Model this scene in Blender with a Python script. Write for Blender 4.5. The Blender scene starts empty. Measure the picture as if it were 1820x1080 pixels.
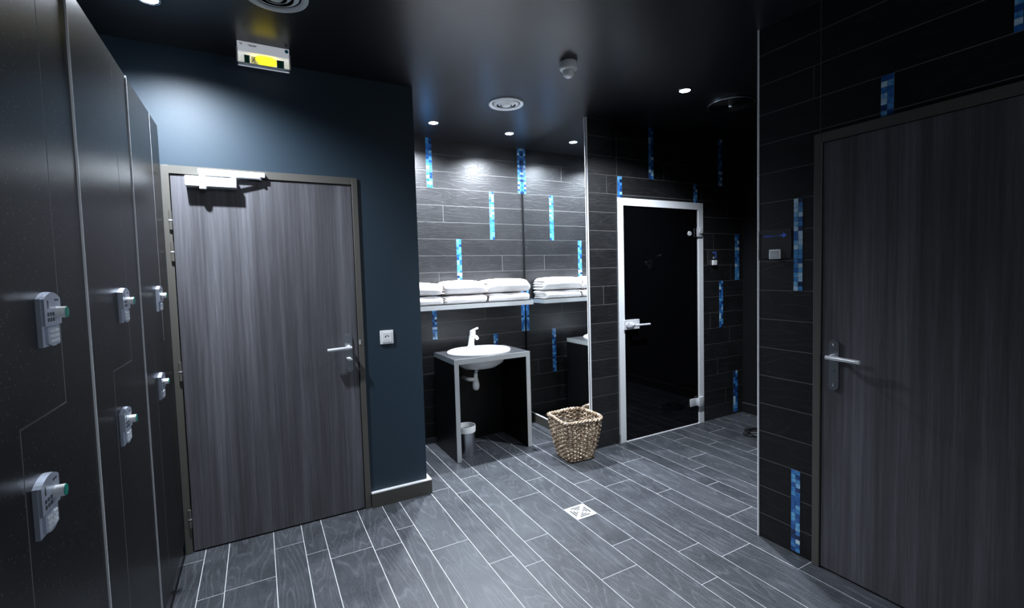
import bpy, bmesh, math, random
from mathutils import Vector, Matrix, noise
random.seed(7)
S = bpy.context.scene
COL = S.collection
PI = math.pi

# ------------------------------------------------------------------ view
S.view_settings.view_transform = 'Standard'
S.view_settings.look = 'None'
S.view_settings.gamma = 1
S.view_settings.use_curve_mapping = False
S.view_settings.exposure = 0.0
w = bpy.data.worlds.new('World'); S.world = w; w.use_nodes = True
w.node_tree.nodes['Background'].inputs[0].default_value = (0.25, 0.33, 0.5, 1)
w.node_tree.nodes['Background'].inputs[1].default_value = 0.0

# ------------------------------------------------------------------ room numbers (metres)
H = 2.70            # ceiling
YD = 3.055          # plane of the door wall and of the cabin wall
YB = 4.09           # alcove back wall
XC = 0.945          # corner of the door wall / alcove left wall
XM = 2.342          # mirror
XR = 2.346          # right wall
YR = 1.581          # free end of the right wall
XE = 4.283          # shower wall
XL = -0.408         # locker fronts
Y0 = -1.3           # wall behind the viewpoint
XW = -0.93          # wall behind lockers
PITCH = 0.1518
def zk(k): return 0.134 + PITCH * k

# ------------------------------------------------------------------ materials
def nt(name):
    m = bpy.data.materials.new(name); m.use_nodes = True
    n = m.node_tree.nodes; l = m.node_tree.links
    return m, n, l, n['Principled BSDF']

def mat(name, col, rough=0.5, metal=0.0, spec=0.5, bump=0.0, bscale=200, emit=None, estr=0, coat=0, rvar=0.0):
    m, n, l, b = nt(name)
    b.inputs['Base Color'].default_value = (*col, 1)
    b.inputs['Roughness'].default_value = rough
    b.inputs['Metallic'].default_value = metal
    b.inputs['Specular IOR Level'].default_value = spec
    b.inputs['Coat Weight'].default_value = coat
    if emit:
        b.inputs['Emission Color'].default_value = (*emit, 1)
        b.inputs['Emission Strength'].default_value = estr
    tc = n.new('ShaderNodeTexCoord')
    if bump:
        t = n.new('ShaderNodeTexNoise'); t.inputs['Scale'].default_value = bscale; t.inputs['Detail'].default_value = 4
        l.new(tc.outputs['Object'], t.inputs['Vector'])
        bp = n.new('ShaderNodeBump'); bp.inputs['Strength'].default_value = bump; bp.inputs['Distance'].default_value = 0.002
        l.new(t.outputs['Fac'], bp.inputs['Height']); l.new(bp.outputs['Normal'], b.inputs['Normal'])
    if rvar:
        t2 = n.new('ShaderNodeTexNoise'); t2.inputs['Scale'].default_value = 6; t2.inputs['Detail'].default_value = 5
        l.new(tc.outputs['Object'], t2.inputs['Vector'])
        mr = n.new('ShaderNodeMapRange'); mr.inputs['To Min'].default_value = rough - rvar; mr.inputs['To Max'].default_value = rough + rvar
        l.new(t2.outputs['Fac'], mr.inputs['Value']); l.new(mr.outputs['Result'], b.inputs['Roughness'])
    return m

def ramp(n, stops):
    r = n.new('ShaderNodeValToRGB')
    e = r.color_ramp.elements
    while len(e) > 1: e.remove(e[0])
    e[0].position = stops[0][0]; e[0].color = (*stops[0][1], 1)
    for p, c in stops[1:]:
        x = e.new(p); x.color = (*c, 1)
    return r

def mth(n, l, op, a, b=None):
    k = n.new('ShaderNodeMath'); k.operation = op
    for i, v in enumerate((a, b)):
        if v is None: continue
        if isinstance(v, (int, float)): k.inputs[i].default_value = v
        else: l.new(v, k.inputs[i])
    return k.outputs[0]

def plank_tile(name, scale, dark, light, rough, contour=9.0, bump=0.25, line=0.5, tintamt=0.35, spec=0.5):
    """wood-look porcelain: cathedral grain contours, offset per tile by the face attribute tint"""
    m, n, l, b = nt(name)
    tc = n.new('ShaderNodeTexCoord')
    at = n.new('ShaderNodeAttribute'); at.attribute_name = 'tint'
    sep = n.new('ShaderNodeCombineXYZ')
    off = mth(n, l, 'MULTIPLY', at.outputs['Fac'], 37.0)
    for i in range(3): l.new(off, sep.inputs[i])
    add = n.new('ShaderNodeVectorMath'); add.operation = 'ADD'
    l.new(tc.outputs['Object'], add.inputs[0]); l.new(sep.outputs[0], add.inputs[1])
    mp = n.new('ShaderNodeMapping'); mp.inputs['Scale'].default_value = scale
    l.new(add.outputs[0], mp.inputs['Vector'])
    big = n.new('ShaderNodeTexNoise'); big.inputs['Scale'].default_value = 1.0; big.inputs['Detail'].default_value = 1.5
    big.inputs['Distortion'].default_value = 0.3
    l.new(mp.outputs[0], big.inputs['Vector'])
    fr = mth(n, l, 'FRACT', mth(n, l, 'MULTIPLY', big.outputs['Fac'], contour))
    tri = mth(n, l, 'ABSOLUTE', mth(n, l, 'SUBTRACT', fr, 0.5))           # 0..0.5
    lines = n.new('ShaderNodeMapRange'); lines.inputs['From Min'].default_value = 0.33; lines.inputs['From Max'].default_value = 0.5
    l.new(tri, lines.inputs['Value'])
    mp2 = n.new('ShaderNodeMapping'); mp2.inputs['Scale'].default_value = tuple(s * 14 for s in scale)
    l.new(add.outputs[0], mp2.inputs['Vector'])
    fine = n.new('ShaderNodeTexNoise'); fine.inputs['Scale'].default_value = 1.0; fine.inputs['Detail'].default_value = 6
    fine.inputs['Roughness'].default_value = 0.7
    l.new(mp2.outputs[0], fine.inputs['Vector'])
    blot = n.new('ShaderNodeTexNoise'); blot.inputs['Scale'].default_value = 5; blot.inputs['Detail'].default_value = 3
    l.new(add.outputs[0], blot.inputs['Vector'])
    spk = n.new('ShaderNodeTexNoise'); spk.inputs['Scale'].default_value = 210; spk.inputs['Detail'].default_value = 3
    l.new(add.outputs[0], spk.inputs['Vector'])
    g = mth(n, l, 'MULTIPLY', lines.outputs['Result'], fine.outputs['Fac'])
    v = mth(n, l, 'ADD', mth(n, l, 'MULTIPLY', g, line), mth(n, l, 'MULTIPLY', fine.outputs['Fac'], 0.45))
    v = mth(n, l, 'ADD', v, mth(n, l, 'MULTIPLY', mth(n, l, 'SUBTRACT', spk.outputs['Fac'], 0.5), 0.7))
    v = mth(n, l, 'ADD', v, mth(n, l, 'MULTIPLY', mth(n, l, 'SUBTRACT', at.outputs['Fac'], 0.5), tintamt))
    v = mth(n, l, 'ADD', v, mth(n, l, 'MULTIPLY', mth(n, l, 'SUBTRACT', blot.outputs['Fac'], 0.5), 0.5))
    r = ramp(n, [(0.0, dark), (1.0, light)])
    l.new(v, r.inputs['Fac']); l.new(r.outputs['Color'], b.inputs['Base Color'])
    mr = n.new('ShaderNodeMapRange'); mr.inputs['To Min'].default_value = rough - 0.08; mr.inputs['To Max'].default_value = rough + 0.12
    l.new(fine.outputs['Fac'], mr.inputs['Value']); l.new(mr.outputs['Result'], b.inputs['Roughness'])
    b.inputs['Specular IOR Level'].default_value = spec
    hh = mth(n, l, 'ADD', mth(n, l, 'MULTIPLY', g, 1.0), mth(n, l, 'MULTIPLY', fine.outputs['Fac'], 0.7))
    bp = n.new('ShaderNodeBump'); bp.inputs['Strength'].default_value = bump; bp.inputs['Distance'].default_value = 0.002
    l.new(hh, bp.inputs['Height']); l.new(bp.outputs['Normal'], b.inputs['Normal'])
    return m

def wood_door(name, scale, stops, rough=0.45):
    m, n, l, b = nt(name)
    tc = n.new('ShaderNodeTexCoord')
    def noi(sc, det, rgh=0.6):
        mp = n.new('ShaderNodeMapping'); mp.inputs['Scale'].default_value = tuple(s * k for s, k in zip(scale, sc))
        l.new(tc.outputs['Object'], mp.inputs['Vector'])
        t = n.new('ShaderNodeTexNoise'); t.inputs['Scale'].default_value = 1; t.inputs['Detail'].default_value = det; t.inputs['Roughness'].default_value = rgh
        l.new(mp.outputs[0], t.inputs['Vector']); return t.outputs['Fac']
    a = noi((10, 10, 0.35), 3); c = noi((60, 60, 1.2), 5, 0.7); d = noi((260, 260, 5), 4, 0.7)
    v = mth(n, l, 'ADD', mth(n, l, 'MULTIPLY', a, 0.75), mth(n, l, 'MULTIPLY', c, 0.65))
    v = mth(n, l, 'ADD', v, mth(n, l, 'MULTIPLY', d, 0.35))
    v = mth(n, l, 'SUBTRACT', v, 0.375)
    r = ramp(n, stops)
    l.new(v, r.inputs['Fac']); l.new(r.outputs['Color'], b.inputs['Base Color'])
    b.inputs['Roughness'].default_value = rough
    bp = n.new('ShaderNodeBump'); bp.inputs['Strength'].default_value = 0.15; bp.inputs['Distance'].default_value = 0.001
    l.new(mth(n, l, 'ADD', c, d), bp.inputs['Height']); l.new(bp.outputs['Normal'], b.inputs['Normal'])
    return m

def mosaic_mat():
    m, n, l, b = nt('blue_glass_mosaic')
    at = n.new('ShaderNodeAttribute'); at.attribute_name = 'tint'
    r = ramp(n, [(0.0, (0.006, 0.02, 0.07)), (0.25, (0.012, 0.07, 0.26)), (0.5, (0.025, 0.16, 0.5)), (0.75, (0.1, 0.4, 0.74)), (1.0, (0.6, 0.82, 0.95))])
    tc = n.new('ShaderNodeTexCoord'); t = n.new('ShaderNodeTexNoise'); t.inputs['Scale'].default_value = 60; t.inputs['Detail'].default_value = 2
    l.new(tc.outputs['Object'], t.inputs['Vector'])
    v = mth(n, l, 'ADD', at.outputs['Fac'], mth(n, l, 'MULTIPLY', mth(n, l, 'SUBTRACT', t.outputs['Fac'], 0.5), 0.5))
    l.new(v, r.inputs['Fac']); l.new(r.outputs['Color'], b.inputs['Base Color'])
    b.inputs['Roughness'].default_value = 0.25; b.inputs['Coat Weight'].default_value = 0.6; b.inputs['Coat Roughness'].default_value = 0.08
    return m

def locker_mat():
    m, n, l, b = nt('flecked_black_laminate')
    tc = n.new('ShaderNodeTexCoord')
    vo = n.new('ShaderNodeTexVoronoi'); vo.inputs['Scale'].default_value = 95
    l.new(tc.outputs['Object'], vo.inputs['Vector'])
    th = n.new('ShaderNodeMath'); th.operation = 'LESS_THAN'; th.inputs[1].default_value = 0.16
    l.new(vo.outputs['Distance'], th.inputs[0])
    sp = n.new('ShaderNodeSeparateColor'); l.new(vo.outputs['Color'], sp.inputs[0])
    gt = mth(n, l, 'GREATER_THAN', sp.outputs[0], 0.78)
    f = mth(n, l, 'MULTIPLY', th.outputs[0], gt)
    mx = n.new('ShaderNodeMix'); mx.data_type = 'RGBA'
    mx.inputs['A'].default_value = (0.004, 0.004, 0.004, 1); mx.inputs['B'].default_value = (0.17, 0.175, 0.17, 1)
    l.new(f, mx.inputs['Factor']); l.new(mx.outputs['Result'], b.inputs['Base Color'])
    b.inputs['Roughness'].default_value = 0.34; b.inputs['Specular IOR Level'].default_value = 0.3
    t = n.new('ShaderNodeTexNoise'); t.inputs['Scale'].default_value = 350; l.new(tc.outputs['Object'], t.inputs['Vector'])
    bp = n.new('ShaderNodeBump'); bp.inputs['Strength'].default_value = 0.12; bp.inputs['Distance'].default_value = 0.001
    l.new(t.outputs['Fac'], bp.inputs['Height']); l.new(bp.outputs['Normal'], b.inputs['Normal'])
    return m

def wicker_mat():
    m, n, l, b = nt('wicker')
    tc = n.new('ShaderNodeTexCoord'); t = n.new('ShaderNodeTexNoise'); t.inputs['Scale'].default_value = 45; t.inputs['Detail'].default_value = 5
    l.new(tc.outputs['Object'], t.inputs['Vector'])
    r = ramp(n, [(0.3, (0.07, 0.04, 0.022)), (0.5, (0.28, 0.195, 0.125)), (0.66, (0.72, 0.6, 0.46))])
    l.new(t.outputs['Fac'], r.inputs['Fac']); l.new(r.outputs['Color'], b.inputs['Base Color'])
    b.inputs['Roughness'].default_value = 0.55
    return m

M = {}
M['floor'] = plank_tile('wood_look_floor_tile', (7, 1.1, 1), (0.016, 0.018, 0.022), (0.14, 0.148, 0.165), 0.42, contour=15, bump=0.24, line=0.46, tintamt=0.12)
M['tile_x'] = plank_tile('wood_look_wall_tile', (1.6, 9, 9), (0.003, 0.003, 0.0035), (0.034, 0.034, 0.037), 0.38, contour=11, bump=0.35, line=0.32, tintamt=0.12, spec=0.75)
M['tile_y'] = plank_tile('wood_look_wall_tile_shaded', (9, 1.6, 9), (0.003, 0.003, 0.0035), (0.02, 0.02, 0.022), 0.45, contour=8, bump=0.3, line=0.5, tintamt=0.12, spec=0.3)  # same tile as the alcove, colour darkened for the shade on the right wall
M['grout'] = mat('pale_grout', (0.58, 0.59, 0.6), 0.8, bump=0.2)
M['wgrout'] = mat('grey_wall_grout', (0.14, 0.14, 0.137), 0.8, bump=0.2)
M['navy'] = mat('navy_satin_paint', (0.0115, 0.0285, 0.046), 0.55, bump=0.12, bscale=260)
M['ceil'] = mat('black_satin_ceiling_paint', (0.007, 0.0075, 0.0095), 0.34, bump=0.1, bscale=180)
M['blackwall'] = mat('matt_black_paint', (0.006, 0.006, 0.007), 0.5, bump=0.1)
M['taupe'] = mat('taupe_painted_metal', (0.085, 0.08, 0.07), 0.45)
M['skirt'] = mat('taupe_skirting_tile', (0.06, 0.058, 0.05), 0.45, bump=0.1, bscale=40)
M['whitebead'] = mat('white_top_line', (0.7, 0.7, 0.7), 0.5)  # white line along the top of the skirtings
M['darkskirt'] = mat('black_skirting_tile', (0.012, 0.011, 0.011), 0.4)
STOPS = [(0.12, (0.024, 0.023, 0.026)), (0.45, (0.068, 0.066, 0.074)), (0.65, (0.115, 0.114, 0.128)), (0.95, (0.24, 0.245, 0.27))]
M['door'] = wood_door('grey_oak_laminate', (1, 1, 1), STOPS)
M['alu'] = mat('brushed_aluminium', (0.8, 0.82, 0.84), 0.35, 0.3, bump=0.05, bscale=300)
M['whitealu'] = mat('white_satin_aluminium', (0.87, 0.88, 0.9), 0.3, 0.12)
M['steel'] = mat('satin_steel', (0.5, 0.52, 0.56), 0.3, 1.0)
M['chrome'] = mat('chrome', (0.85, 0.86, 0.88), 0.08, 1.0)
M['greyedge'] = mat('grey_edge_band', (0.35, 0.36, 0.37), 0.4)
M['locker'] = locker_mat()
M['black'] = mat('black_laminate', (0.0035, 0.0035, 0.004), 0.35, spec=0.3)
M['blackgloss'] = mat('black_gloss', (0.004, 0.004, 0.005), 0.12)
M['blackglass'] = mat('black_tinted_glass', (0.0015, 0.0015, 0.002), 0.02, spec=0.5)
M['mirror'] = mat('mirror_silver', (0.86, 0.89, 0.9), 0.0, 1.0)
M['bright'] = mat('polished_satin_chrome', (0.86, 0.87, 0.9), 0.22, 0.4)
M['china'] = mat('white_glazed_ceramic', (0.85, 0.85, 0.86), 0.08, coat=0.5)
M['plastic'] = mat('white_plastic', (0.88, 0.88, 0.88), 0.35)
M['greyplastic'] = mat('pale_grey_plastic', (0.55, 0.58, 0.6), 0.4)
M['lockmetal'] = mat('silver_lock_metal', (0.56, 0.61, 0.72), 0.32, 0.45)
M['lockwhite'] = mat('lock_key_print', (0.8, 0.83, 0.86), 0.3)
M['lockdark'] = mat('lock_dark_print', (0.03, 0.035, 0.05), 0.4)
M['green'] = mat('green_cap', (0.01, 0.32, 0.24), 0.25)
M['counter'] = mat('dark_stone_top', (0.03, 0.03, 0.033), 0.35, bump=0.1, bscale=60)
M['counteredge'] = mat('brushed_grey_edge', (0.6, 0.61, 0.61), 0.4, 0.5)
M['towel'] = mat('white_terry', (0.83, 0.785, 0.765), 0.95, bump=0.9, bscale=420)
M['wicker'] = wicker_mat()
M['mosaic'] = mosaic_mat()
M['tintblue'] = mat('blue_print', (0.09, 0.22, 1.0), 0.4)
M['bluesticker'] = mat('cyan_sticker', (0.02, 0.35, 0.5), 0.4)
M['exitgreen'] = mat('green_film', (0.0, 0.1, 0.055), 0.4)
M['lamp'] = mat('lit_lamp', (1, 1, 1), 0.3, emit=(0.72, 0.82, 1.0), estr=30)
M['exitlamp'] = mat('yellow_lit_lamp', (1, 0.85, 0.1), 0.3, emit=(1.0, 0.78, 0.02), estr=1.6)
M['exitbody'] = mat('white_housing_added_glow', (0.85, 0.86, 0.88), 0.4, emit=(0.85, 0.9, 1.0), estr=0.32)  # faint emission put in to brighten the white housing
M['cable'] = mat('black_rubber', (0.008, 0.008, 0.009), 0.4)
M['signplate'] = mat('black_acrylic_sign', (0.025, 0.026, 0.028), 0.3)

# ------------------------------------------------------------------ mesh helpers
class MB:
    def __init__(s): s.bm = bmesh.new(); s.mats = []; s.tint = s.bm.faces.layers.float.new('tint')
    def mi(s, m):
        if m not in s.mats: s.mats.append(m)
        return s.mats.index(m)
    def faces(s, fs, m, tint=0.5, smooth=False):
        i = s.mi(m)
        for f in fs: f.material_index = i; f[s.tint] = tint; f.smooth = smooth
    def box(s, a, b, m, tint=0.5, bev=0.0, mtx=None):
        x0, y0, z0 = (min(p, q) for p, q in zip(a, b)); x1, y1, z1 = (max(p, q) for p, q in zip(a, b))
        v = [s.bm.verts.new(p) for p in ((x0,y0,z0),(x1,y0,z0),(x1,y1,z0),(x0,y1,z0),(x0,y0,z1),(x1,y0,z1),(x1,y1,z1),(x0,y1,z1))]
        fs = [s.bm.faces.new([v[i] for i in q]) for q in ((3,2,1,0),(4,5,6,7),(0,1,5,4),(1,2,6,5),(2,3,7,6),(3,0,4,7))]
        s.faces(fs, m, tint)
        if bev:
            es = list({e for f in fs for e in f.edges})
            r = bmesh.ops.bevel(s.bm, geom=es, offset=bev, segments=2, affect='EDGES', profile=0.5)
            nf = r['faces']; s.faces(nf, m, tint, True)
            v = list({x for f in list(nf) for x in f.verts} | {x for x in v if x.is_valid})
        if mtx is not None: bmesh.ops.transform(s.bm, matrix=mtx, verts=v)
        return v
    def prism(s, pts, ax, d0, d1, m, tint=0.5, side=None):
        """extrude a polygon given in the two other axes (in xyz order) along axis ax from d0 to d1"""
        def P(p, d):
            q = list(p); q.insert(ax, d); return q
        a = [s.bm.verts.new(P(p, d0)) for p in pts]; b = [s.bm.verts.new(P(p, d1)) for p in pts]
        fs = [s.bm.faces.new(a[::-1]), s.bm.faces.new(b)]
        s.faces(fs, m, tint); n = len(pts)
        sd = [s.bm.faces.new((a[i], a[(i+1) % n], b[(i+1) % n], b[i])) for i in range(n)]
        s.faces(sd, side or m, tint)
        return a + b
    def lathe(s, prof, m, c=(0,0,0), n=40, axis='z', mtx=None, ms=None):
        """prof: (r, h) list; ms: per-segment materials"""
        rings = []
        for r, h in prof:
            if r < 1e-6: rings.append([s.bm.verts.new((c[0], c[1], c[2]+h))])
            else: rings.append([s.bm.verts.new((c[0]+r*math.cos(2*PI*i/n), c[1]+r*math.sin(2*PI*i/n), c[2]+h)) for i in range(n)])
        for k in range(len(rings)-1):
            A, B = rings[k], rings[k+1]; fs = []
            for i in range(n):
                j = (i+1) % n
                if len(A) == 1 and len(B) == 1: continue
                if len(A) == 1: fs.append(s.bm.faces.new((A[0], B[j], B[i])))
                elif len(B) == 1: fs.append(s.bm.faces.new((A[i], A[j], B[0])))
                else: fs.append(s.bm.faces.new((A[i], A[j], B[j], B[i])))
            s.faces(fs, ms[k] if ms else m, 0.5, True)
        vs = [v for r in rings for v in r]
        if mtx is not None: bmesh.ops.transform(s.bm, matrix=mtx, verts=vs)
        return vs
    def tube(s, pts, r, m, n=8, closed=False, caps=True, radii=None, tint=0.5):
        pts = [Vector(p) for p in pts]; N = len(pts); rings = []
        up = None
        for i, p in enumerate(pts):
            a = pts[(i-1) % N] if (closed or i > 0) else p
            b = pts[(i+1) % N] if (closed or i < N-1) else p
            t = (b-a).normalized()
            if up is None:
                up = Vector((0,0,1)) if abs(t.z) < 0.9 else Vector((1,0,0))
            x = t.cross(up)
            if x.length < 1e-5: x = t.cross(Vector((0.3,1,0.2)))
            x.normalize(); y = x.cross(t); up = y
            rr = radii[i] if radii else r
            rings.append([s.bm.verts.new(p + x*rr*math.cos(2*PI*k/n) + y*rr*math.sin(2*PI*k/n)) for k in range(n)])
        fs = []
        for i in range(N if closed else N-1):
            A, B = rings[i], rings[(i+1) % N]
            for k in range(n): fs.append(s.bm.faces.new((A[k], A[(k+1) % n], B[(k+1) % n], B[k])))
        if caps and not closed: fs += [s.bm.faces.new(rings[0][::-1]), s.bm.faces.new(rings[-1])]
        s.faces(fs, m, tint, True)
        return [v for q in rings for v in q]
    def build(s, name, parent=None, loc=None):
        bmesh.ops.recalc_face_normals(s.bm, faces=s.bm.faces)
        me = bpy.data.meshes.new(name); s.bm.to_mesh(me); s.bm.free()
        for m in s.mats: me.materials.append(m)
        o = bpy.data.objects.new(name, me); COL.objects.link(o)
        if loc is not None:
            o.location = loc
        if parent: o.parent = parent
        return o

def empty(name, loc=(0,0,0), rz=0.0):
    o = bpy.data.objects.new(name, None); COL.objects.link(o); o.location = loc; o.rotation_euler = (0,0,rz)
    o.empty_display_size = 0.1
    return o
def tag(o, label, cat, group=None):
    o['label'] = label; o['category'] = cat
    if group: o['group'] = group
    return o
def struct(o): o['kind'] = 'structure'; return o
def copy_tree(o, parent=None):
    c = o.copy(); COL.objects.link(c)
    if parent: c.parent = parent
    for ch in list(o.children): copy_tree(ch, c)
    return c
def sharp(o, ang=40):
    o.data.set_sharp_from_angle(angle=math.radians(ang)); return o

# ------------------------------------------------------------------ floor (one slab, planks as pattern)
m = MB()
X0, X1, FY0, FY1 = XW-0.05, XE+0.12, Y0-0.05, YB+0.1
m.box((X0, FY0, -0.08), (X1, FY1, -0.0008), M['grout'])
rows = [(-0.98,-0.765),(-0.765,-0.62),(-0.62,-0.425),(-0.425,-0.318),(-0.318,-0.207),(-0.207,0.012),(0.012,0.159),(0.159,0.268),(0.268,0.485),(0.485,0.634),(0.634,0.745),(0.745,0.963),
        (0.963,1.106),(1.106,1.216),(1.216,1.371),(1.371,1.597),(1.597,1.746),(1.746,1.857),(1.857,2.010),(2.010,2.236),(2.236,2.372),(2.372,2.600),(2.600,2.726),
        (2.726,2.870),(2.870,3.072),(3.072,3.230),(3.230,3.362),(3.362,3.491),(3.491,3.71),(3.71,3.86),(3.86,3.97),(3.97,4.19),(4.19,4.35),(4.35,4.41)]
phase = {-0.425:2.947,-0.318:2.575,0.012:2.853,0.159:2.70,0.485:2.55,0.634:2.693,0.745:2.385,0.963:3.047,1.106:2.933,1.216:3.128,1.371:2.656,1.597:2.845,1.746:2.387,
         1.857:2.626,2.010:2.482,2.236:2.225,2.372:2.72,2.600:2.13,2.726:2.355,2.870:2.518,3.072:2.85,3.230:2.632,3.362:2.36}
L = 0.927
for k, (a, b) in enumerate(rows):
    ph = phase.get(a, random.uniform(2, 3)); g = 0.0018
    y = ph - L*math.ceil((ph-FY0)/L)
    while y < FY1:
        y0, y1 = max(y, FY0), min(y+L, FY1)
        if y1-y0 > 0.02:
            m.box((a+g, y0+g, -0.01), (b-g, y1-g, 0.0), M['floor'], random.random())
        y += L
struct(m.build('floor'))

# ------------------------------------------------------------------ ceiling
m = MB(); m.box((X0, FY0, H), (X1, FY1, H+0.1), M['ceil']); struct(m.build('ceiling'))

# ------------------------------------------------------------------ tiled walls
def tile_wall(name, axis, plane, depth, regions, joints, tmat, face, rowoff=0.0, front=None):
    """axis: direction the wall runs in ('x' or 'y'); plane: position of its face; depth: thickness away from the room (signed)
    regions: list of (u0,u1,z0,z1) that are solid; joints: dict course -> list of u"""
    m = MB(); g = 0.0019; t = 0.004 * (1 if depth > 0 else -1)
    def B(u0, u1, z0, z1, d0, d1, mm, tint=0.5):
        if axis == 'x': m.box((u0, d0, z0), (u1, d1, z1), mm, tint)
        else: m.box((d0, u0, z0), (d1, u1, z1), mm, tint)
    for (u0, u1, z0, z1) in regions:
        B(u0, u1, z0, z1, plane+t*0.2, plane+depth, M['wgrout'])
        for k in range(-1, 18):
            a, b = (zk(k), zk(k+1)); a = max(a, z0); b = min(b, z1)
            if b-a < 0.01: continue
            js = sorted(joints.get(k, joints.get('all', [])))
            us = [u0] + [j for j in js if u0+0.02 < j < u1-0.02] + [u1]
            for i in range(len(us)-1):
                rr = random.Random(k*131+int(us[i]*100)+int(us[i+1]*37)).random()
                B(us[i]+g, us[i+1]-g, a+g, b-g, plane, plane+t, tmat, rr)
    return struct(m.build(name))

def mosaic(parent, axis, plane, u0, u1, z0, z1, out=0.0015, cols=2, bright=0.0):
    """strip of small glass tiles; out is the signed step off the wall into the room"""
    m = MB(); n = max(1, round((z1-z0)/((u1-u0)/cols)))
    def B(a, b, c, d, e, mm, tint=0.5):
        if axis == 'x': m.box((a, plane, c), (b, plane+e, d), mm, tint)
        else: m.box((plane, a, c), (plane+e, b, d), mm, tint)
    B(u0, u1, z0, z1, out*0.5, M['wgrout'])
    cw = (u1-u0)/cols; ch = (z1-z0)/n; g = 0.0009
    for i in range(cols):
        for j in range(n):
            tnt = min(1, max(0, random.choice((0.1,0.3,0.4,0.5,0.55,0.6,0.65,0.7,0.8,1.0)) + random.uniform(-0.08,0.08) + bright))
            B(u0+i*cw+g, u0+(i+1)*cw-g, z0+j*ch+g, z0+(j+1)*ch-g, out*random.uniform(0.9,1.4), M['mosaic'], tnt)
    o = m.build('mosaic_strip', parent); o['label'] = 'strip of small blue glass mosaic tiles'
    return o

# alcove back wall
jb = {15:[1.87],12:[1.51],10:[1.25],9:[2.1],8:[1.45],6:[1.9],5:[1.2],3:[1.7],2:[2.2],0:[1.5]}
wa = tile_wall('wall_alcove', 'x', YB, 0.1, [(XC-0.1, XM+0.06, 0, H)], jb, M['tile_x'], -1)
for (a, b, c, d) in ((1.365,1.42,zk(14),H),(1.977,2.026,zk(11),zk(14)),(1.628,1.675,zk(8),zk(11)),(2.296,2.342,zk(14),H),(2.296,2.342,zk(5),zk(8)),(1.369,1.415,zk(5),zk(8)),(1.981,2.026,zk(2),zk(5)),(1.62,1.668,0.0,zk(2))):
    mosaic(wa, 'x', YB, a, b, c, d, -0.0015)
# alcove side walls
m = MB(); m.box((XC-0.1, YD+0.1, 0), (XC, YB, H), M['navy']); struct(m.build('wall_alcove_left'))
m = MB(); m.box((XM+0.012, YD+0.1, 0), (XM+0.06, YB, H), M['blackwall']); struct(m.build('wall_alcove_right'))
# cabin wall
js = {k: [] for k in range(-1, 18)}
for k, v in {16:[2.9,3.75],15:[2.6,3.4],14:[3.2,4.0],13:[2.55,3.7],12:[4.05],10:[3.85],8:[4.1],7:[2.5],5:[3.8],4:[4.08],2:[3.9],0:[4.02]}.items(): js[k] = v
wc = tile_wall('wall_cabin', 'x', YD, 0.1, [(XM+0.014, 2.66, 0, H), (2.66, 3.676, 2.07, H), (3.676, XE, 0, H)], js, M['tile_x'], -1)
for (a, b, c, d) in ((3.02,3.076,zk(14),H),(2.664,2.714,2.08,zk(14)),(3.577,3.628,2.08,zk(14)),(3.922,3.977,zk(14),H),(4.165,4.228,zk(8),zk(11)),(3.928,3.984,zk(5),zk(8)),(4.135,4.2,0.02,zk(2))):
    mosaic(wc, 'x', YD, a, b, c, d, -0.0015)
# right wall with the opening of door 2
jr = {k: [] for k in range(-1, 18)}
for k, v in {16:[0.9],14:[1.3,0.2],9:[-0.4],4:[-0.5]}.items(): jr[k] = v
D2A, D2B = 1.268, 0.335
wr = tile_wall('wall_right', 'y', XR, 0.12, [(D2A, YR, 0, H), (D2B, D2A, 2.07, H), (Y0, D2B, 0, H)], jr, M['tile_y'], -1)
for (a, b, c, d) in ((1.346,1.391,zk(8),zk(11)),(1.353,1.399,0.012,zk(2)),(0.977,1.024,2.09,zk(14)),(0.580,0.627,zk(14),H)):
    mosaic(wr, 'y', XR, a, b, c, d, -0.0015)
# shower side
m = MB(); m.box((XE, 0.3, 0), (XE+0.1, YD+0.1, H), M['blackwall']); struct(m.build('wall_shower'))
m = MB(); m.box((XR+0.12, 0.2, 0), (XE+0.1, 0.3, H), M['blackwall']); struct(m.build('wall_shower_front'))
# navy door wall with the opening of door 1
m = MB()
for (a, b, c, d) in ((XW, -0.376, 0, H), (-0.376, 0.536, 2.044, H), (0.536, XC, 0, H)):
    m.box((a, YD, c), (b, YD+0.1, d), M['navy'])
struct(m.build('wall_back'))
m = MB(); m.box((XW-0.1, Y0, 0), (XW, YD+0.1, H), M['navy']); struct(m.build('wall_left'))
m = MB(); m.box((XW-0.1, Y0-0.1, 0), (XR+0.12, Y0, H), M['navy']); struct(m.build('wall_front'))

# ------------------------------------------------------------------ skirtings and trims
def skirting(name, a, b, mm, bead=None, bm_=M['whitebead']):
    m = MB(); m.box(a, (b[0], b[1], b[2]-(0.006 if bead else 0)), mm)
    if bead: m.box((a[0], a[1], b[2]-0.006), b, bm_)
    return struct(m.build(name))
skirting('baseboard_back', (0.574, YD-0.028, 0), (XC, YD, 0.098), M['skirt'], True)
skirting('baseboard_alcove_left', (XC, YD-0.028, 0), (XC+0.026, YB, 0.098), M['skirt'], True)
skirting('baseboard_mirror', (XM-0.008, YD+0.0, 0), (XM+0.012, YB, 0.09), M['skirt'], True)
skirting('baseboard_shower', (XE-0.012, 0.3, 0), (XE, YD, 0.1), M['darkskirt'], True, M['taupe'])
m = MB(); m.lathe([(0.0065, 0.0), (0.0065, H)], M['whitealu'], c=(XR+0.0035, YR-0.001, 0), n=24); m.box((XR+0.003, YR-0.002, 0), (XR+0.03, YR+0.004, H), M['whitealu']); struct(m.build('trim_1'))
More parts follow.
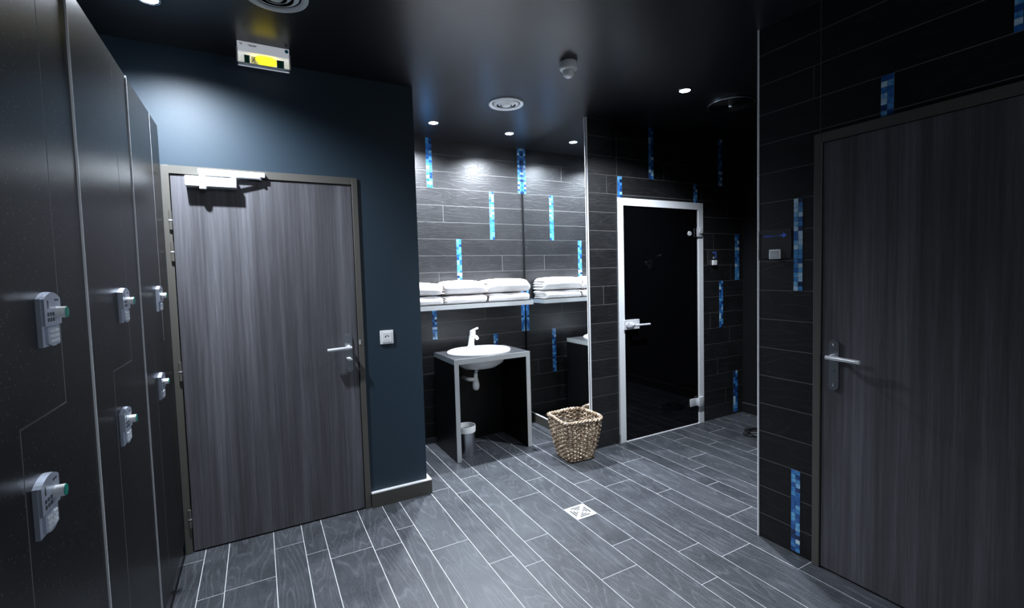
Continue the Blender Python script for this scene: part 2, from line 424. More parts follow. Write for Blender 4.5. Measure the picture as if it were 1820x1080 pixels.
m = MB(); m.box((XM-0.003, YD-0.003, 0), (XM+0.016, YD+0.002, H), M['whitealu']); m.box((XM-0.003, YD-0.003, 0), (XM, YD+0.012, H), M['whitealu']); struct(m.build('trim_2'))

# ------------------------------------------------------------------ mirror
m = MB(); m.box((XM, YD+0.003, 0.092), (XM+0.011, YB-0.008, H-0.002), M['mirror'])
mi_ = tag(m.build('wall_mirror'), 'tall frameless mirror covering the right side of the washbasin alcove', 'mirror')
m = MB(); m.box((XM-0.004, YB-0.062, 1.70), (XM, YB-0.045, 1.735), M['chrome'], bev=0.0015); m.build('mirror_clip', mi_)
m = MB(); m.box((XM-0.007, YB-0.012, 0.092), (XM, YB-0.004, zk(14)), M['black']); m.build('edge_seal', mi_)

# ------------------------------------------------------------------ door 1 (navy wall)
def stadium(cu, cw, w_, h_, n=8):
    r = w_/2; pts = []
    for i in range(n+1):
        a = PI*i/n; pts.append((cu+r*math.cos(a), cw+h_/2-r+r*math.sin(a)))
    for i in range(n+1):
        a = PI+PI*i/n; pts.append((cu+r*math.cos(a), cw-h_/2+r+r*math.sin(a)))
    return pts
def T(*a): return Matrix.Translation(a)

def wood_door_unit(name, width, hinge_zs, with_turn):
    """door in local coords: opening from u=0 (hinge side) to u=width along +x, face at y=0 looking to -y"""
    root = struct(empty(name))
    m = MB()
    m.box((-0.038, -0.012, 0), (-0.004, 0.1, 2.086), M['taupe'], bev=0.002)
    m.box((width+0.004, -0.012, 0), (width+0.038, 0.1, 2.086), M['taupe'], bev=0.002)
    m.box((-0.004, -0.012, 2.044), (width+0.004, 0.1, 2.086), M['taupe'])
    m.build('door_frame', root)
    m = MB(); m.box((0.0, -0.004, 0.008), (width, 0.04, 2.04), M['door'], bev=0.0015); leaf = m.build('door_leaf', root)
    for z in hinge_zs:
        m = MB()
        for (q, r) in ((-0.05, 0.0075), (0.003, 0.0075)):
            m.lathe([(0, q), (r, q), (r, q+0.047), (0, q+0.047)], M['taupe'], c=(-0.008, -0.016, z), n=14)
        m.lathe([(0.0088, -0.003), (0.0088, 0.003)], M['bright'], c=(-0.008, -0.016, z), n=14)
        m.box((-0.008, -0.0145, z-0.045), (-0.001, -0.0045, z+0.045), M['taupe'])
        sharp(m.build('hinge', root))
    hx = width-0.056
    m = MB(); m.prism(stadium(hx, 1.006, 0.043, 0.238), 1, -0.012, -0.004, M['steel'])
    for z in (1.10, 0.912): m.lathe([(0, 0), (0.0055, 0), (0.004, 0.002), (0, 0.002)], M['chrome'], n=12, mtx=T(hx, -0.012, z) @ Matrix.Rotation(PI/2, 4, 'X'))
    hp = m.build('handle_plate', root)
    m = MB()
    m.lathe([(0.0125, 0), (0.0125, 0.012), (0.009, 0.016), (0.009, 0.05)], M['bright'], n=20, mtx=T(hx, -0.012, 1.046) @ Matrix.Rotation(PI/2, 4, 'X'))
    m.tube([(hx+0.011, -0.056, 1.046), (hx-0.01, -0.057, 1.046), (hx-0.06, -0.057, 1.0445), (hx-0.128, -0.056, 1.042)], 0.0098, M['bright'], n=14)
    sharp(m.build('lever', root))
    m = MB()
    if with_turn:
        m.lathe([(0.012, 0), (0.012, 0.006), (0, 0.006)], M['bright'], n=18, mtx=T(hx, -0.012, 0.972) @ Matrix.Rotation(PI/2, 4, 'X'))
        m.box((-0.017, -0.012, -0.005), (0.017, 0.0, 0.005), M['bright'], bev=0.002, mtx=T(hx, -0.017, 0.972) @ Matrix.Rotation(math.radians(25), 4, 'Y'))
        m.build('thumb_turn', root)
    else:
        m.lathe([(0.005, 0), (0.005, 0.0006), (0, 0.0006)], M['lockdark'], n=12, mtx=T(hx, -0.012, 0.981) @ Matrix.Rotation(PI/2, 4, 'X'))
        m.build('keyhole', root)
    return root
d1 = wood_door_unit('door_1', 0.905, (1.80, 1.635, 1.0, 0.195), True)
d1.location = (-0.372, YD, 0)
d1['label'] = 'closed grey wood-grain door in the navy wall with closer on top'
# strike on the frame + closer
cl = empty('door_closer'); cl.parent = d1; ox = 0.372
m = MB(); m.box((-0.304+ox, -0.062, 1.976), (-0.071+ox, -0.004, 2.03), M['alu'], bev=0.004); m.build('closer_body', cl)
m = MB(); m.box((-0.247+ox, -0.034, 2.047), (0.068+ox, -0.012, 2.074), M['alu'], bev=0.002); m.build('slide_rail', cl)
m = MB()
m.lathe([(0, -0.012), (0.017, -0.012), (0.018, 0.0), (0.018, 0.058), (0.012, 0.066), (0, 0.066)], M['alu'], c=(-0.225+ox, -0.052, 1.976), n=20)
m.box((-0.24+ox, -0.066, 2.032), (-0.1+ox, -0.044, 2.042), M['alu'], bev=0.003)
m.tube([(-0.12+ox, -0.055, 2.038), (0.045+ox, -0.028, 2.042)], 0.0075, M['alu'], n=8)
m.lathe([(0.009, 0), (0.009, 0.018), (0, 0.018)], M['steel'], c=(0.045+ox, -0.028, 2.032), n=14)
sharp(m.build('closer_arm', cl))
m = MB(); m.box((0.905+0.006, -0.0135, 1.055), (0.905+0.018, -0.0118, 1.085), M['greyedge']); m.build('strike_plate', d1)

# ------------------------------------------------------------------ door 2 (right wall)
d2 = wood_door_unit('door_2', 0.905, (), False)
# handle edge at y = 1.252, hinges out of frame toward the viewpoint
d2['label'] = 'large grey wood-grain door in the black tiled wall at the right'
# face the room (-x): local -y must map to -x, so turn by -90 degrees and swap the handle side
for ch in d2.children:
    me = ch.data
    bm = bmesh.new(); bm.from_mesh(me)
    for v in bm.verts: v.co.x = 0.905 - v.co.x
    bmesh.ops.reverse_faces(bm, faces=bm.faces); bm.to_mesh(me); bm.free()
d2.rotation_euler = (0, 0, -PI/2)     # local x -> -y, local -y -> -x
d2.location = (XR, 1.252, 0)

# ------------------------------------------------------------------ door 3 (glass cabin door)
d3 = struct(empty('door_3', (0, YD, 0)))
d3['label'] = 'black glass cabin door in a pale aluminium frame'
FL, FR, GL, GR, FT = 2.648, 3.688, 2.712, 3.625, 2.080
m = MB()
m.box((FL, -0.016, 0), (GL, 0.08, FT), M['whitealu'], bev=0.002)
m.box((GR, -0.016, 0), (FR, 0.08, FT), M['whitealu'], bev=0.002)
m.box((GL, -0.016, FT-0.062), (GR, 0.08, FT), M['whitealu'])
m.build('door_frame', d3)
m = MB(); m.box((GL+0.003, -0.004, 0.012), (GR-0.006, 0.006, FT-0.066), M['blackglass']); m.build('glass_pane', d3)
m = MB(); m.box((GR-0.012, 0.008, 0.01), (GR-0.001, 0.02, FT-0.063), M['greyedge']); m.build('door_seal', d3)
m = MB(); m.box((GL, -0.014, 0), (GR, 0.02, 0.005), M['whitealu']); m.build('threshold', d3)
m = MB()
m.box((GL-0.012, -0.03, 0.971), (2.864, -0.004, 1.053), M['bright'], bev=0.002)
m.build('lock_plate', d3)
m = MB()
m.lathe([(0.024, 0), (0.024, 0.014), (0.012, 0.018), (0.012, 0.04)], M['bright'], n=22, mtx=T(2.775, -0.03, 1.008) @ Matrix.Rotation(PI/2, 4, 'X'))
m.lathe([(0.022, 0), (0.022, 0.01), (0.0, 0.012)], M['bright'], n=20, mtx=T(2.735, -0.03, 1.012) @ Matrix.Rotation(PI/2, 4, 'X'))
m.tube([(2.775, -0.065, 1.008), (2.80, -0.069, 1.008), (2.86, -0.068, 1.007), (2.948, -0.066, 1.006)], 0.0095, M['bright'], n=12)
sharp(m.build('lever', d3))
for z, w_ in ((1.797, 0), (0.213, 1)):
    m = MB()
    if w_:
        m.box((3.505, -0.016, z-0.035), (3.60, 0.004, z+0.035), M['bright'], bev=0.002)
        m.box((3.60, -0.034, z-0.045), (3.665, -0.014, z+0.045), M['bright'], bev=0.003)
    else:
        m.lathe([(0.0, 0.012), (0.02, 0.01), (0.024, 0.0)], M['bright'], n=20, mtx=T(3.515, -0.004, z) @ Matrix.Rotation(PI/2, 4, 'X'))
        m.lathe([(0.0, 0.03), (0.022, 0.027), (0.03, 0.0)], M['bright'], n=20, mtx=T(3.635, -0.014, z+0.02) @ Matrix.Rotation(PI/2, 4, 'X'))
        m.box((3.60, -0.03, z-0.03), (3.665, -0.012, z+0.05), M['bright'], bev=0.003)
    sharp(m.build('hinge', d3))

# ------------------------------------------------------------------ lockers
def lock_parts(root, y, z):
    """digit lock centred on y, z spans about 13 cm; face looks to +x. local frame of the locker"""
    lk = empty('combination_lock', (0.0, y, z)); lk.parent = root
    def arch(w_, zb, zt, rise, n=10):
        pts = [(-w_/2, zb), (w_/2, zb)]
        for i in range(n+1):
            u = w_/2 - w_*i/n
            pts.append((u, zt - rise*(2*u/w_)**2))
        return pts
    m = MB(); m.prism(arch(0.098, -0.053, 0.064, 0.014), 0, 0.0, 0.008, M['lockmetal']); m.build('back_plate', lk)
    m = MB()
    m.prism(arch(0.094, -0.008, 0.063, 0.014), 0, 0.008, 0.0135, M['lockmetal'])
    for (a, b) in ((-0.028, 0.004), (-0.014, 0.004), (0.0, 0.004), (-0.028, 0.016), (-0.014, 0.016), (0.0, 0.016)):
        m.box((0.0135, a-0.0045, b-0.004), (0.0139, a+0.0045, b+0.004), M['lockdark'])
    m.box((0.0135, 0.012, 0.044), (0.0139, 0.034, 0.048), M['lockdark'])
    m.box((0.0135, -0.03, 0.028), (0.0138, -0.024, 0.046), M['lockdark'])
    m.build('lock_head', lk)
    m = MB()
    pts = [(-0.034, -0.012), (0.034, -0.012), (0.034, -0.046)] + [(0.034-0.068*i/8, -0.046-0.008*math.sin(PI*i/8)) for i in range(1, 8)] + [(-0.034, -0.046)]
    m.prism(pts[::-1], 0, 0.008, 0.0125, M['lockmetal'])
    for r_ in range(3):
        for c_ in range(2):
            m.box((0.0125, -0.026+c_*0.027, -0.024-r_*0.0105), (0.0145, -0.002+c_*0.027, -0.018-r_*0.0105), M['lockwhite'])
    m.build('keypad', lk)
    m = MB()
    m.lathe([(0.0125, 0), (0.0125, 0.0165)], M['plastic'], n=20, mtx=T(0.0135, 0.022, 0.018) @ Matrix.Rotation(PI/2, 4, 'Y'))
    m.lathe([(0.0125, 0.0165), (0.0115, 0.018), (0.0, 0.018)], M['green'], n=20, mtx=T(0.0135, 0.022, 0.018) @ Matrix.Rotation(PI/2, 4, 'Y'))
    sharp(m.build('knob', lk))
    return lk

def make_locker():
    W, ZB, ZT = 0.667, 0.085, 2.275
    root = empty('locker', (XL, 1.015, 0))
    m = MB(); m.box((-0.5, 0.001, ZB), (-0.022, W-0.001, ZT), M['black']); m.build('body', root)
    m = MB(); m.box((-0.48, 0.001, 0), (-0.006, W-0.001, ZB), M['blackgloss']); m.build('plinth', root)
    g = 0.002; UI, LI, ZS = 0.462, 0.215, 1.20
    up = [(0.0065, ZB), (LI-g, ZB), (LI-g, ZS+g), (UI-g, ZS+g), (UI-g, ZT), (0.0065, ZT)]
    lo = [(LI+g, ZB), (W-0.003, ZB), (W-0.003, ZT), (UI+g, ZT), (UI+g, ZS-g), (LI+g, ZS-g)]
    for pts in (up, lo):
        m = MB(); m.prism(pts, 0, -0.02, 0.0, M['locker'], side=M['greyedge'])
        m.build('door', root)
    m = MB(); m.box((-0.022, 0.0, ZB), (0.004, 0.0048, ZT), M['whitealu']); m.build('edge_strip', root)
    lock_parts(root, 0.378, 1.396)
    lock_parts(root, 0.290, 1.004)
    return root
lk1 = make_locker()
tag(lk1, 'nearest black locker at the left edge with two stepped doors and two digit locks', 'locker', 'black lockers along the left wall')
for y, lab, sc in ((1.682, 'middle black locker of the row, between the nearest one and the one by the door', 0.993), (2.345, 'farthest black locker of the row, standing beside the grey wood door', 1.012)):
    c = copy_tree(lk1); c.location.y = y; c.scale.y = sc
    tag(c, lab, 'locker', 'black lockers along the left wall')
[c for c in lk1.children if c.name.startswith('combination_lock')][1].location.z += 0.018

# ------------------------------------------------------------------ ceiling fittings
LAMPS = [(1.302, 3.68), (1.999, 3.69), (2.645, 2.325), (-0.352, 2.59)]
LABS = ['small lit downlight in the alcove ceiling at the left, above the washbasin', 'small lit downlight in the alcove ceiling near the mirror', 'lit downlight in the ceiling before the glass door, by the black vent', 'lit downlight above the lockers at the top edge of the picture']
dl = None
for i, (x, y) in enumerate(LAMPS):
    if dl is None:
        dl = empty('downlight', (x, y, H))
        m = MB(); m.lathe([(0.047, 0.0), (0.047, -0.003), (0.044, -0.006), (0.036, -0.004), (0.036, 0.0)], M['chrome'], n=32); m.build('trim_ring', dl)
        m = MB(); m.lathe([(0.036, -0.002), (0.02, -0.0035), (0, -0.004)], M['lamp'], n=28); m.build('lamp_lens', dl)
        o = dl
    else:
        o = copy_tree(dl); o.location = (x, y, H)
    tag(o, LABS[i], 'downlight', 'ceiling downlights')

def vent(name, x, y, r, m1, label, m2=None, n=48):
    root = tag(empty(name, (x, y, H)), label, 'vent')
    m2 = m2 or m1
    m = MB(); m.lathe([(r, 0), (r, -0.005), (r*0.98, -0.009), (r*0.86, -0.010), (r*0.80, -0.004), (r*0.78, 0.0)], m1, n=n); m.build('rim', root)
    for (a, b, d) in ((0.72, 0.56, 0.006), (0.5, 0.36, 0.008)):
        m = MB(); m.lathe([(r*a, -0.001), (r*a, -0.003), (r*b, -0.001-d*2), (r*b*0.97, -0.001-d*2), (r*(a-0.04), -0.001)], m1, n=n); m.build('cone_ring', root)
    m = MB(); m.lathe([(r*0.3, -0.001), (r*0.3, -0.006), (r*0.22, -0.018), (r*0.1, -0.022), (0, -0.023)], m2, n=n); m.build('centre_cone', root)
    m = MB(); m.lathe([(r*0.8, -0.0008), (0, -0.0008)], M['black'], n=n); m.build('duct_backing', root)
    return root
vent('ceiling_vent', 1.638, 3.06, 0.127, M['plastic'], 'white round ceiling vent with concentric rings above the alcove entrance')
vent('ceiling_vent', 0.128, 2.318, 0.133, M['greyplastic'], 'pale round ceiling vent cut by the top edge, before the emergency light')
bv = tag(empty('ceiling_vent', (3.165, 2.352, H)), 'black round disc vent on the ceiling beside the tiled wall corner', 'vent')
m = MB(); r = 0.166
m.lathe([(r, 0), (r, -0.012), (r*0.985, -0.016), (r*0.95, -0.015)], M['steel'], n=56); m.build('rim', bv)
m = MB(); pr = [(r*0.95, -0.014)]
for k in range(9):
    a = r*(0.93-0.085*k); pr += [(a, -0.018), (a-r*0.05, -0.018), (a-r*0.055, -0.014), (a-r*0.08, -0.014)]
pr += [(r*0.12, -0.018), (0, -0.018)]
m.lathe(pr, M['black'], n=56); m.build('ringed_disc', bv)
m = MB(); m.lathe([(r*0.13, -0.018), (r*0.12, -0.028), (r*0.05, -0.034), (0, -0.035)], M['chrome'], n=24); m.build('centre_boss', bv)

ps = tag(empty('motion_sensor', (1.662, 2.316, H)), 'white domed motion sensor on the black ceiling', 'sensor')
m = MB(); m.lathe([(0.05, 0), (0.052, -0.006), (0.052, -0.038), (0.049, -0.044), (0.034, -0.05)], M['plastic'], n=36); m.build('base', ps)
m = MB(); m.lathe([(0.037, -0.046), (0.036, -0.06), (0.03, -0.076), (0.018, -0.086), (0, -0.089)], M['plastic'], n=36); m.build('dome_lens', ps)

# ------------------------------------------------------------------ emergency light
EX0, EX1, EY, EZ0, EZ1 = -0.035, 0.214, 2.83, 2.592, 2.699
ew = EX1-EX0
ex = tag(empty('emergency_light', (EX0, EY, 0)), 'white emergency exit light glowing yellow on the ceiling above the grey door', 'emergency light')
m = MB()
m.box((0.004, 0.0, 2.648), (ew-0.004, 0.05, EZ1), M['exitbody'], bev=0.003)          # upper body
m.box((0.0, 0.035, EZ0), (ew, 0.05, 2.65), M['exitbody'])                           # reflector back
m.box((0.0, 0.0, EZ0), (0.006, 0.05, 2.668), M['plastic']); m.box((ew-0.006, 0.0, EZ0), (ew, 0.05, 2.668), M['plastic'])
m.box((0.0, 0.004, EZ0), (ew, 0.05, EZ0+0.003), M['greyplastic'])
m.build('housing', ex)
m = MB(); m.lathe([(0, -0.055), (0.013, -0.05), (0.02, -0.03), (0.022, 0), (0.02, 0.03), (0.013, 0.05), (0, 0.055)], M['exitlamp'], n=24, mtx=T(ew*0.53, 0.015, 2.622) @ Matrix.Rotation(PI/2, 4, 'Y') @ Matrix.Diagonal((1.15, 0.6, 1, 1)))
m.build('lamp', ex)
for (a, b) in ((0.145, 0.225), (0.745, 0.865)):
    m = MB(); m.box((a*ew, 0.006, EZ0+0.003), (b*ew, 0.0075, 2.634), M['exitgreen'])
    m.box(((a-0.012)*ew, 0.0055, EZ0+0.003), (a*ew, 0.008, 2.636), M['plastic']); m.box((b*ew, 0.0055, EZ0+0.003), ((b+0.012)*ew, 0.008, 2.636), M['plastic'])
    m.build('exit_pictogram', ex)
# running figure on a lit film
m = MB(); cx = 0.315*ew
m.box((0.26*ew, 0.0078, EZ0+0.004), (0.39*ew, 0.0085, 2.632), mat('cream_lit_film', (0.9, 0.85, 0.45), 0.5, emit=(1.0, 0.9, 0.35), estr=0.35))
m.lathe([(0, 0), (0.0035, 0), (0.0035, 0.0008), (0, 0.0008)], M['lockdark'], n=12, mtx=T(cx+0.004, 0.0078, 2.626) @ Matrix.Rotation(PI/2, 4, 'X'))
for a, b in (((cx+0.002, 2.621), (cx-0.004, 2.611)), ((cx-0.004, 2.611), (cx+0.004, 2.606)), ((cx+0.004, 2.606), (cx+0.003, 2.598)), ((cx-0.004, 2.611), (cx-0.012, 2.605)), ((cx+0.001, 2.619), (cx+0.01, 2.614)), ((cx+0.001, 2.619), (cx-0.01, 2.619))):
    m.tube([(a[0], 0.0072, a[1]), (b[0], 0.0072, b[1])], 0.0016, M['lockdark'], n=6)
m.build('exit_pictogram', ex)
m = MB()
for k, (a, b) in enumerate(((0.205, 0.29), (0.30, 0.375), (0.235, 0.36))):
    m.box((a*ew, -0.0006, 2.683-0.004*(k//2)), (b*ew, 0.0, 2.6855-0.004*(k//2)), M['lockdark'])
m.build('printed_lines', ex)
m = MB()
for a, b in (((0.06, 2.689), (0.085, 2.684)), ((0.085, 2.684), (0.115, 2.690)), ((0.085, 2.684), (0.1, 2.679))):
    m.tube([(a[0]*ew, 0.0, a[1]), (b[0]*ew, 0.0, b[1])], 0.0014, M['lockdark'], n=6)
m.build('logo_mark', ex)
m = MB(); m.lathe([(0.0095, 0), (0.0095, 0.0012), (0, 0.0012)], M['bluesticker'], n=24, mtx=T(0.935*ew, 0.0, 2.684) @ Matrix.Rotation(PI/2, 4, 'X')); m.build('round_sticker', ex)

# ------------------------------------------------------------------ wall plates and signs
sw = tag(empty('light_switch', (0.714, YD, 1.086)), 'white square switch plate on the navy wall right of the grey door', 'switch')
m = MB(); m.box((-0.042, -0.01, -0.044), (0.042, 0, 0.044), M['plastic'], bev=0.003); m.build('plate', sw)
m = MB(); m.box((-0.03, -0.0125, -0.032), (0.03, -0.01, 0.032), M['plastic'], bev=0.001); m.build('rocker', sw)
m = MB()
m.box((-0.012, -0.0131, 0.0), (-0.006, -0.0125, 0.01), M['lockdark']); m.box((0.004, -0.0131, 0.004), (0.014, -0.0125, 0.008), M['lockdark'])
m.box((-0.004, -0.0131, 0.01), (0.006, -0.0125, 0.013), M['lockdark']); m.box((-0.016, -0.0131, -0.021), (0.018, -0.0125, -0.0195), M['greyplastic'])
m.build('symbol', sw)

def text_mesh(name, body, size, mm, mtx, parent):
    cu = bpy.data.curves.new(name, 'FONT'); cu.body = body; cu.size = size; cu.extrude = 0.0004
    to = bpy.data.objects.new(name + '_curve', cu); COL.objects.link(to)
    bpy.context.view_layer.update()
    dg = bpy.context.evaluated_depsgraph_get()
    me = bpy.data.meshes.new_from_object(to.evaluated_get(dg))
    bpy.data.objects.remove(to); bpy.data.curves.remove(cu)
    me.transform(mtx); me.materials.clear(); me.materials.append(mm)
    o = bpy.data.objects.new(name, me); COL.objects.link(o); o.parent = parent
    return o
sg = tag(empty('direction_sign', (XR, 1.557, 1.515)), 'small black sign with blue lettering and arrow on the right wall by the corner trim', 'sign')
# local x runs to the right as read = world -y
sg.rotation_euler = (0, 0, -PI/2)      # local x -> -y, local -y -> -x
m = MB(); m.box((0, -0.004, 0), (0.155, 0, 0.146), M['signplate'], bev=0.001); m.build('plate', sg)
text_mesh('lettering', 'toilettes', 0.0165, M['tintblue'], T(0.009, -0.0046, 0.110) @ Matrix.Rotation(PI/2, 4, 'X'), sg)
m = MB()
m.box((0.074, -0.0046, 0.1125), (0.079, -0.004, 0.1165), M['tintblue']); m.box((0.085, -0.0046, 0.1125), (0.09, -0.004, 0.1165), M['tintblue'])
m.build('dots', sg)
m = MB(); m.prism([(0.097, 0.1115), (0.115, 0.1115), (0.112, 0.103), (0.117, 0.103), (0.132, 0.1145), (0.117, 0.126), (0.112, 0.126), (0.115, 0.1175), (0.097, 0.1175)], 1, -0.0046, -0.004, M['tintblue']); m.build('arrow', sg)
s2 = tag(empty('light_switch', (XR-0.004, 1.482, 1.535)), 'small pale switch block on the lower edge of the black arrow sign', 'switch')
m = MB(); m.box((-0.014, -0.028, -0.0245), (0, 0.028, 0.0245), M['plastic'], bev=0.003); m.build('frame', s2)
m = MB(); m.box((-0.017, -0.021, -0.018), (-0.013, 0.021, 0.018), M['greyplastic'], bev=0.0015); m.build('rocker', s2)

pl = tag(empty('control_plate', (3.76, YD, 1.50)), 'small dark plate with a blue symbol on the tiles right of the glass door', 'sign')
m = MB(); m.box((0, -0.005, 0), (0.145, 0, 0.147), M['signplate'], bev=0.001); m.box((0, -0.006, 0.143), (0.145, 0, 0.147), M['taupe']); m.box((0, -0.006, 0), (0.004, 0, 0.147), M['taupe']); m.build('plate', pl)
m = MB(); m.box((0.072, -0.0062, 0.118), (0.124, -0.005, 0.126), M['tintblue']); m.box((0.113, -0.0062, 0.072), (0.117, -0.005, 0.12), M['tintblue'])
m.lathe([(0, 0), (0.01, 0), (0.01, 0.0012), (0, 0.0012)], M['greyplastic'], n=18, mtx=T(0.085, -0.005, 0.072) @ Matrix.Rotation(PI/2, 4, 'X'))
m.box((0.094, -0.0062, 0.068), (0.117, -0.005, 0.073), M['tintblue']); m.build('symbol', pl)
s3 = tag(empty('light_switch', (3.843, YD-0.005, 1.524)), 'small white push button on the dark plate right of the glass door', 'switch')
m = MB(); m.box((-0.027, -0.022, -0.024), (0.027, 0, 0.024), M['plastic'], bev=0.004); m.build('button', s3)

# ------------------------------------------------------------------ shower mixer on the shower wall (seen in the dark glass)
sm = tag(empty('shower_mixer', (XE+0.003, 1.73, 1.56)), 'round chrome shower mixer seen only as a faint reflection in the black glass door', 'shower mixer')
m = MB(); m.lathe([(0.085, 0), (0.085, 0.008), (0.03, 0.014), (0.03, 0.05), (0, 0.052)], M['steel'], n=36, mtx=Matrix.Rotation(-PI/2, 4, 'Y')); m.build('round_plate', sm)
m = MB(); m.tube([(-0.045, 0, 0.02), (-0.055, 0.15, 0.06), (-0.06, 0.30, 0.09)], 0.009, M['steel'], n=10); m.build('lever', sm)

# ------------------------------------------------------------------ shelf
m = MB()
sh = tag(empty('wall_shelf', (1.615, YB, 1.178)), 'dark wall shelf with pale front edge carrying the folded towels', 'shelf')
m.box((-0.665, -0.262, 0), (0.665, 0, 0.038), M['counter']); m.build('board', sh)
m = MB(); m.box((-0.665, -0.267, -0.0005), (0.667, -0.262, 0.0385), M['counteredge']); m.build('front_edge', sh)
m = MB(); m.box((0.665, -0.262, -0.0005), (0.667, 0, 0.0385), M['counteredge']); m.build('end_edge', sh)

# ------------------------------------------------------------------ towels
def make_towel(seed, w_, d_, h_, crown_h):
    rnd = random.Random(seed); m = MB(); bm = m.bm
    t = h_/4.15
    def strip(cl, th, xs, jig):
        """cl: centreline in (y,z); extruded along x; th thickness"""
        N = len(cl); prof = []
        nor = []
        for i in range(N):
            a = Vector(cl[max(0, i-1)]); b = Vector(cl[min(N-1, i+1)]); d = (b-a).normalized(); nor.append(Vector((-d.y, d.x)))
        for i in range(N): prof.append(Vector(cl[i]) + nor[i]*th/2)
        endc = Vector(cl[-1]) + (Vector(cl[-1])-Vector(cl[-2])).normalized()*th*0.4; prof.append(endc)
        for i in range(N-1, -1, -1): prof.append(Vector(cl[i]) - nor[i]*th/2)
        endc = Vector(cl[0]) + (Vector(cl[0])-Vector(cl[1])).normalized()*th*0.4; prof.append(endc)
        rings = []
        for k, x in enumerate(xs):
            ring = []
            edge = min(k, len(xs)-1-k)
            sq = {0: 0.35, 1: 0.82}.get(edge, 1.0)
            for q, p in enumerate(prof):
                i = q if q < N else (N-1 if q == N else (2*N-q if q < 2*N+1 else 0))
                c = Vector(cl[max(0, min(N-1, i))])
                pp = c + (p-c)*sq
                n1 = noise.noise(Vector((x*6+seed*3.1, pp.x*8, pp.y*14))); n2 = noise.noise(Vector((x*22+seed, pp.x*26, pp.y*30)))
                droop = -0.012*(2*abs(x)/w_)**6
                z = pp.y + n1*0.006*min(1, pp.y/0.03) + n2*0.0022 + droop*min(1, pp.y/h_)
                crown = crown_h*math.cos(PI*x/w_)*min(1, max(0, pp.y/h_))
                ring.append(bm.verts.new((x + jig*(n1*0.02) + (n2*0.004), pp.x + n1*0.006, max(0.0008, z+crown))))
            rings.append(ring)
        P = len(prof); fs = []
        for a, b in zip(rings[:-1], rings[1:]):
            for i in range(P): fs.append(bm.faces.new((a[i], a[(i+1) % P], b[(i+1) % P], b[i])))
        for ring in (rings[0], rings[-1]):
            # zip the cap so that concave profiles close cleanly
            for i in range(N-1): fs.append(bm.faces.new((ring[i], ring[i+1], ring[2*N-1-i], ring[2*N-i])))
            fs.append(bm.faces.new((ring[N-1], ring[N], ring[N+1]))); fs.append(bm.faces.new((ring[0], ring[2*N], ring[2*N+1])))
        m.faces(fs, M['towel'], 0.5, True)
    xs = [-w_/2 + w_*i/26 for i in range(27)]
    def cfold(y0, y1, za, zb, n=10):
        r = (zb-za)/2; zc = (za+zb)/2; pts = [(y1 - (y1-y0-r)*i/8, za) for i in range(8)]
        pts += [(y0+r - r*math.sin(PI*i/n), zc - r*math.cos(PI*i/n)) for i in range(n+1)]
        pts += [(y0+r+(y1-y0-r)*i/8, zb) for i in range(1, 9)]
        return pts
    strip(cfold(-d_/2+t/2, d_/2-0.01, t*0.55, h_-t*0.55), t*1.05, xs, 1.0)
    xs2 = [x*0.985 for x in xs]
    strip(cfold(-d_/2+t*1.7, d_/2-0.012, t*1.58, h_-t*1.58), t*1.02, xs2, 1.6)
    return m.build('folded_towel')
TW = [  # x centre, width, bottom z, height, depth, y shift, rz, label
    (1.180, 0.43, 0, 0.083, 0.245, 0.000, 0.01, 'lower folded white towel of the left stack, cut off by the navy wall'),
    (1.178, 0.425, 1, 0.098, 0.245, 0.004, -0.02, 'upper folded white towel of the left stack, cut off by the navy wall'),
    (1.608, 0.385, 0, 0.080, 0.245, 0.000, 0.015, 'lower folded white towel of the middle stack on the shelf'),
    (1.607, 0.388, 1, 0.112, 0.245, 0.002, 0.0, 'upper folded white towel of the middle stack on the shelf'),
    (2.040, 0.43, 0, 0.082, 0.245, 0.000, -0.01, 'lower folded white towel of the right stack beside the mirror'),
    (2.036, 0.44, 1, 0.115, 0.245, -0.003, 0.02, 'upper folded white towel of the right stack beside the mirror')]
zt = 0
for i, (x, w_, up, h_, d_, dy, rz, lab) in enumerate(TW):
    o = make_towel(i+3, w_, d_, h_, 0.012 if up else -0.004)
    z = 1.2165 if not up else 1.2165 + TW[i-1][3] + 0.004
    o.location = (x, 3.95+dy, z); o.rotation_euler = (0, 0, rz)
    tag(o, lab, 'towel', 'folded towels on the shelf')

# ------------------------------------------------------------------ washstand
CX0, CX1, CY0, CY1, CT = 1.305, 1.985, 3.41, 3.885, 0.815
ws = tag(empty('washstand', (1.645, 3.65, 0)), 'black open washstand with grey front edges standing in the alcove', 'washstand')
ox, oy = -1.645, -3.65
BC = (1.628, 3.65); BA, BB = 0.276, 0.232
m = MB()
# top with an oval cut-out
n = 64; outer = []; inner = []
hw, hd = (CX1-CX0)/2, (CY1-CY0)/2
for i in range(n):
    a = 2*PI*i/n; c, s_ = math.cos(a), math.sin(a)
    k = min(hw/abs(c) if abs(c) > 1e-6 else 9, hd/abs(s_) if abs(s_) > 1e-6 else 9)
    outer.append(((CX0+CX1)/2+ox+k*c, (CY0+CY1)/2+oy+k*s_)); inner.append((BC[0]+ox+(BA-0.03)*c, BC[1]+oy+(BB-0.026)*s_))
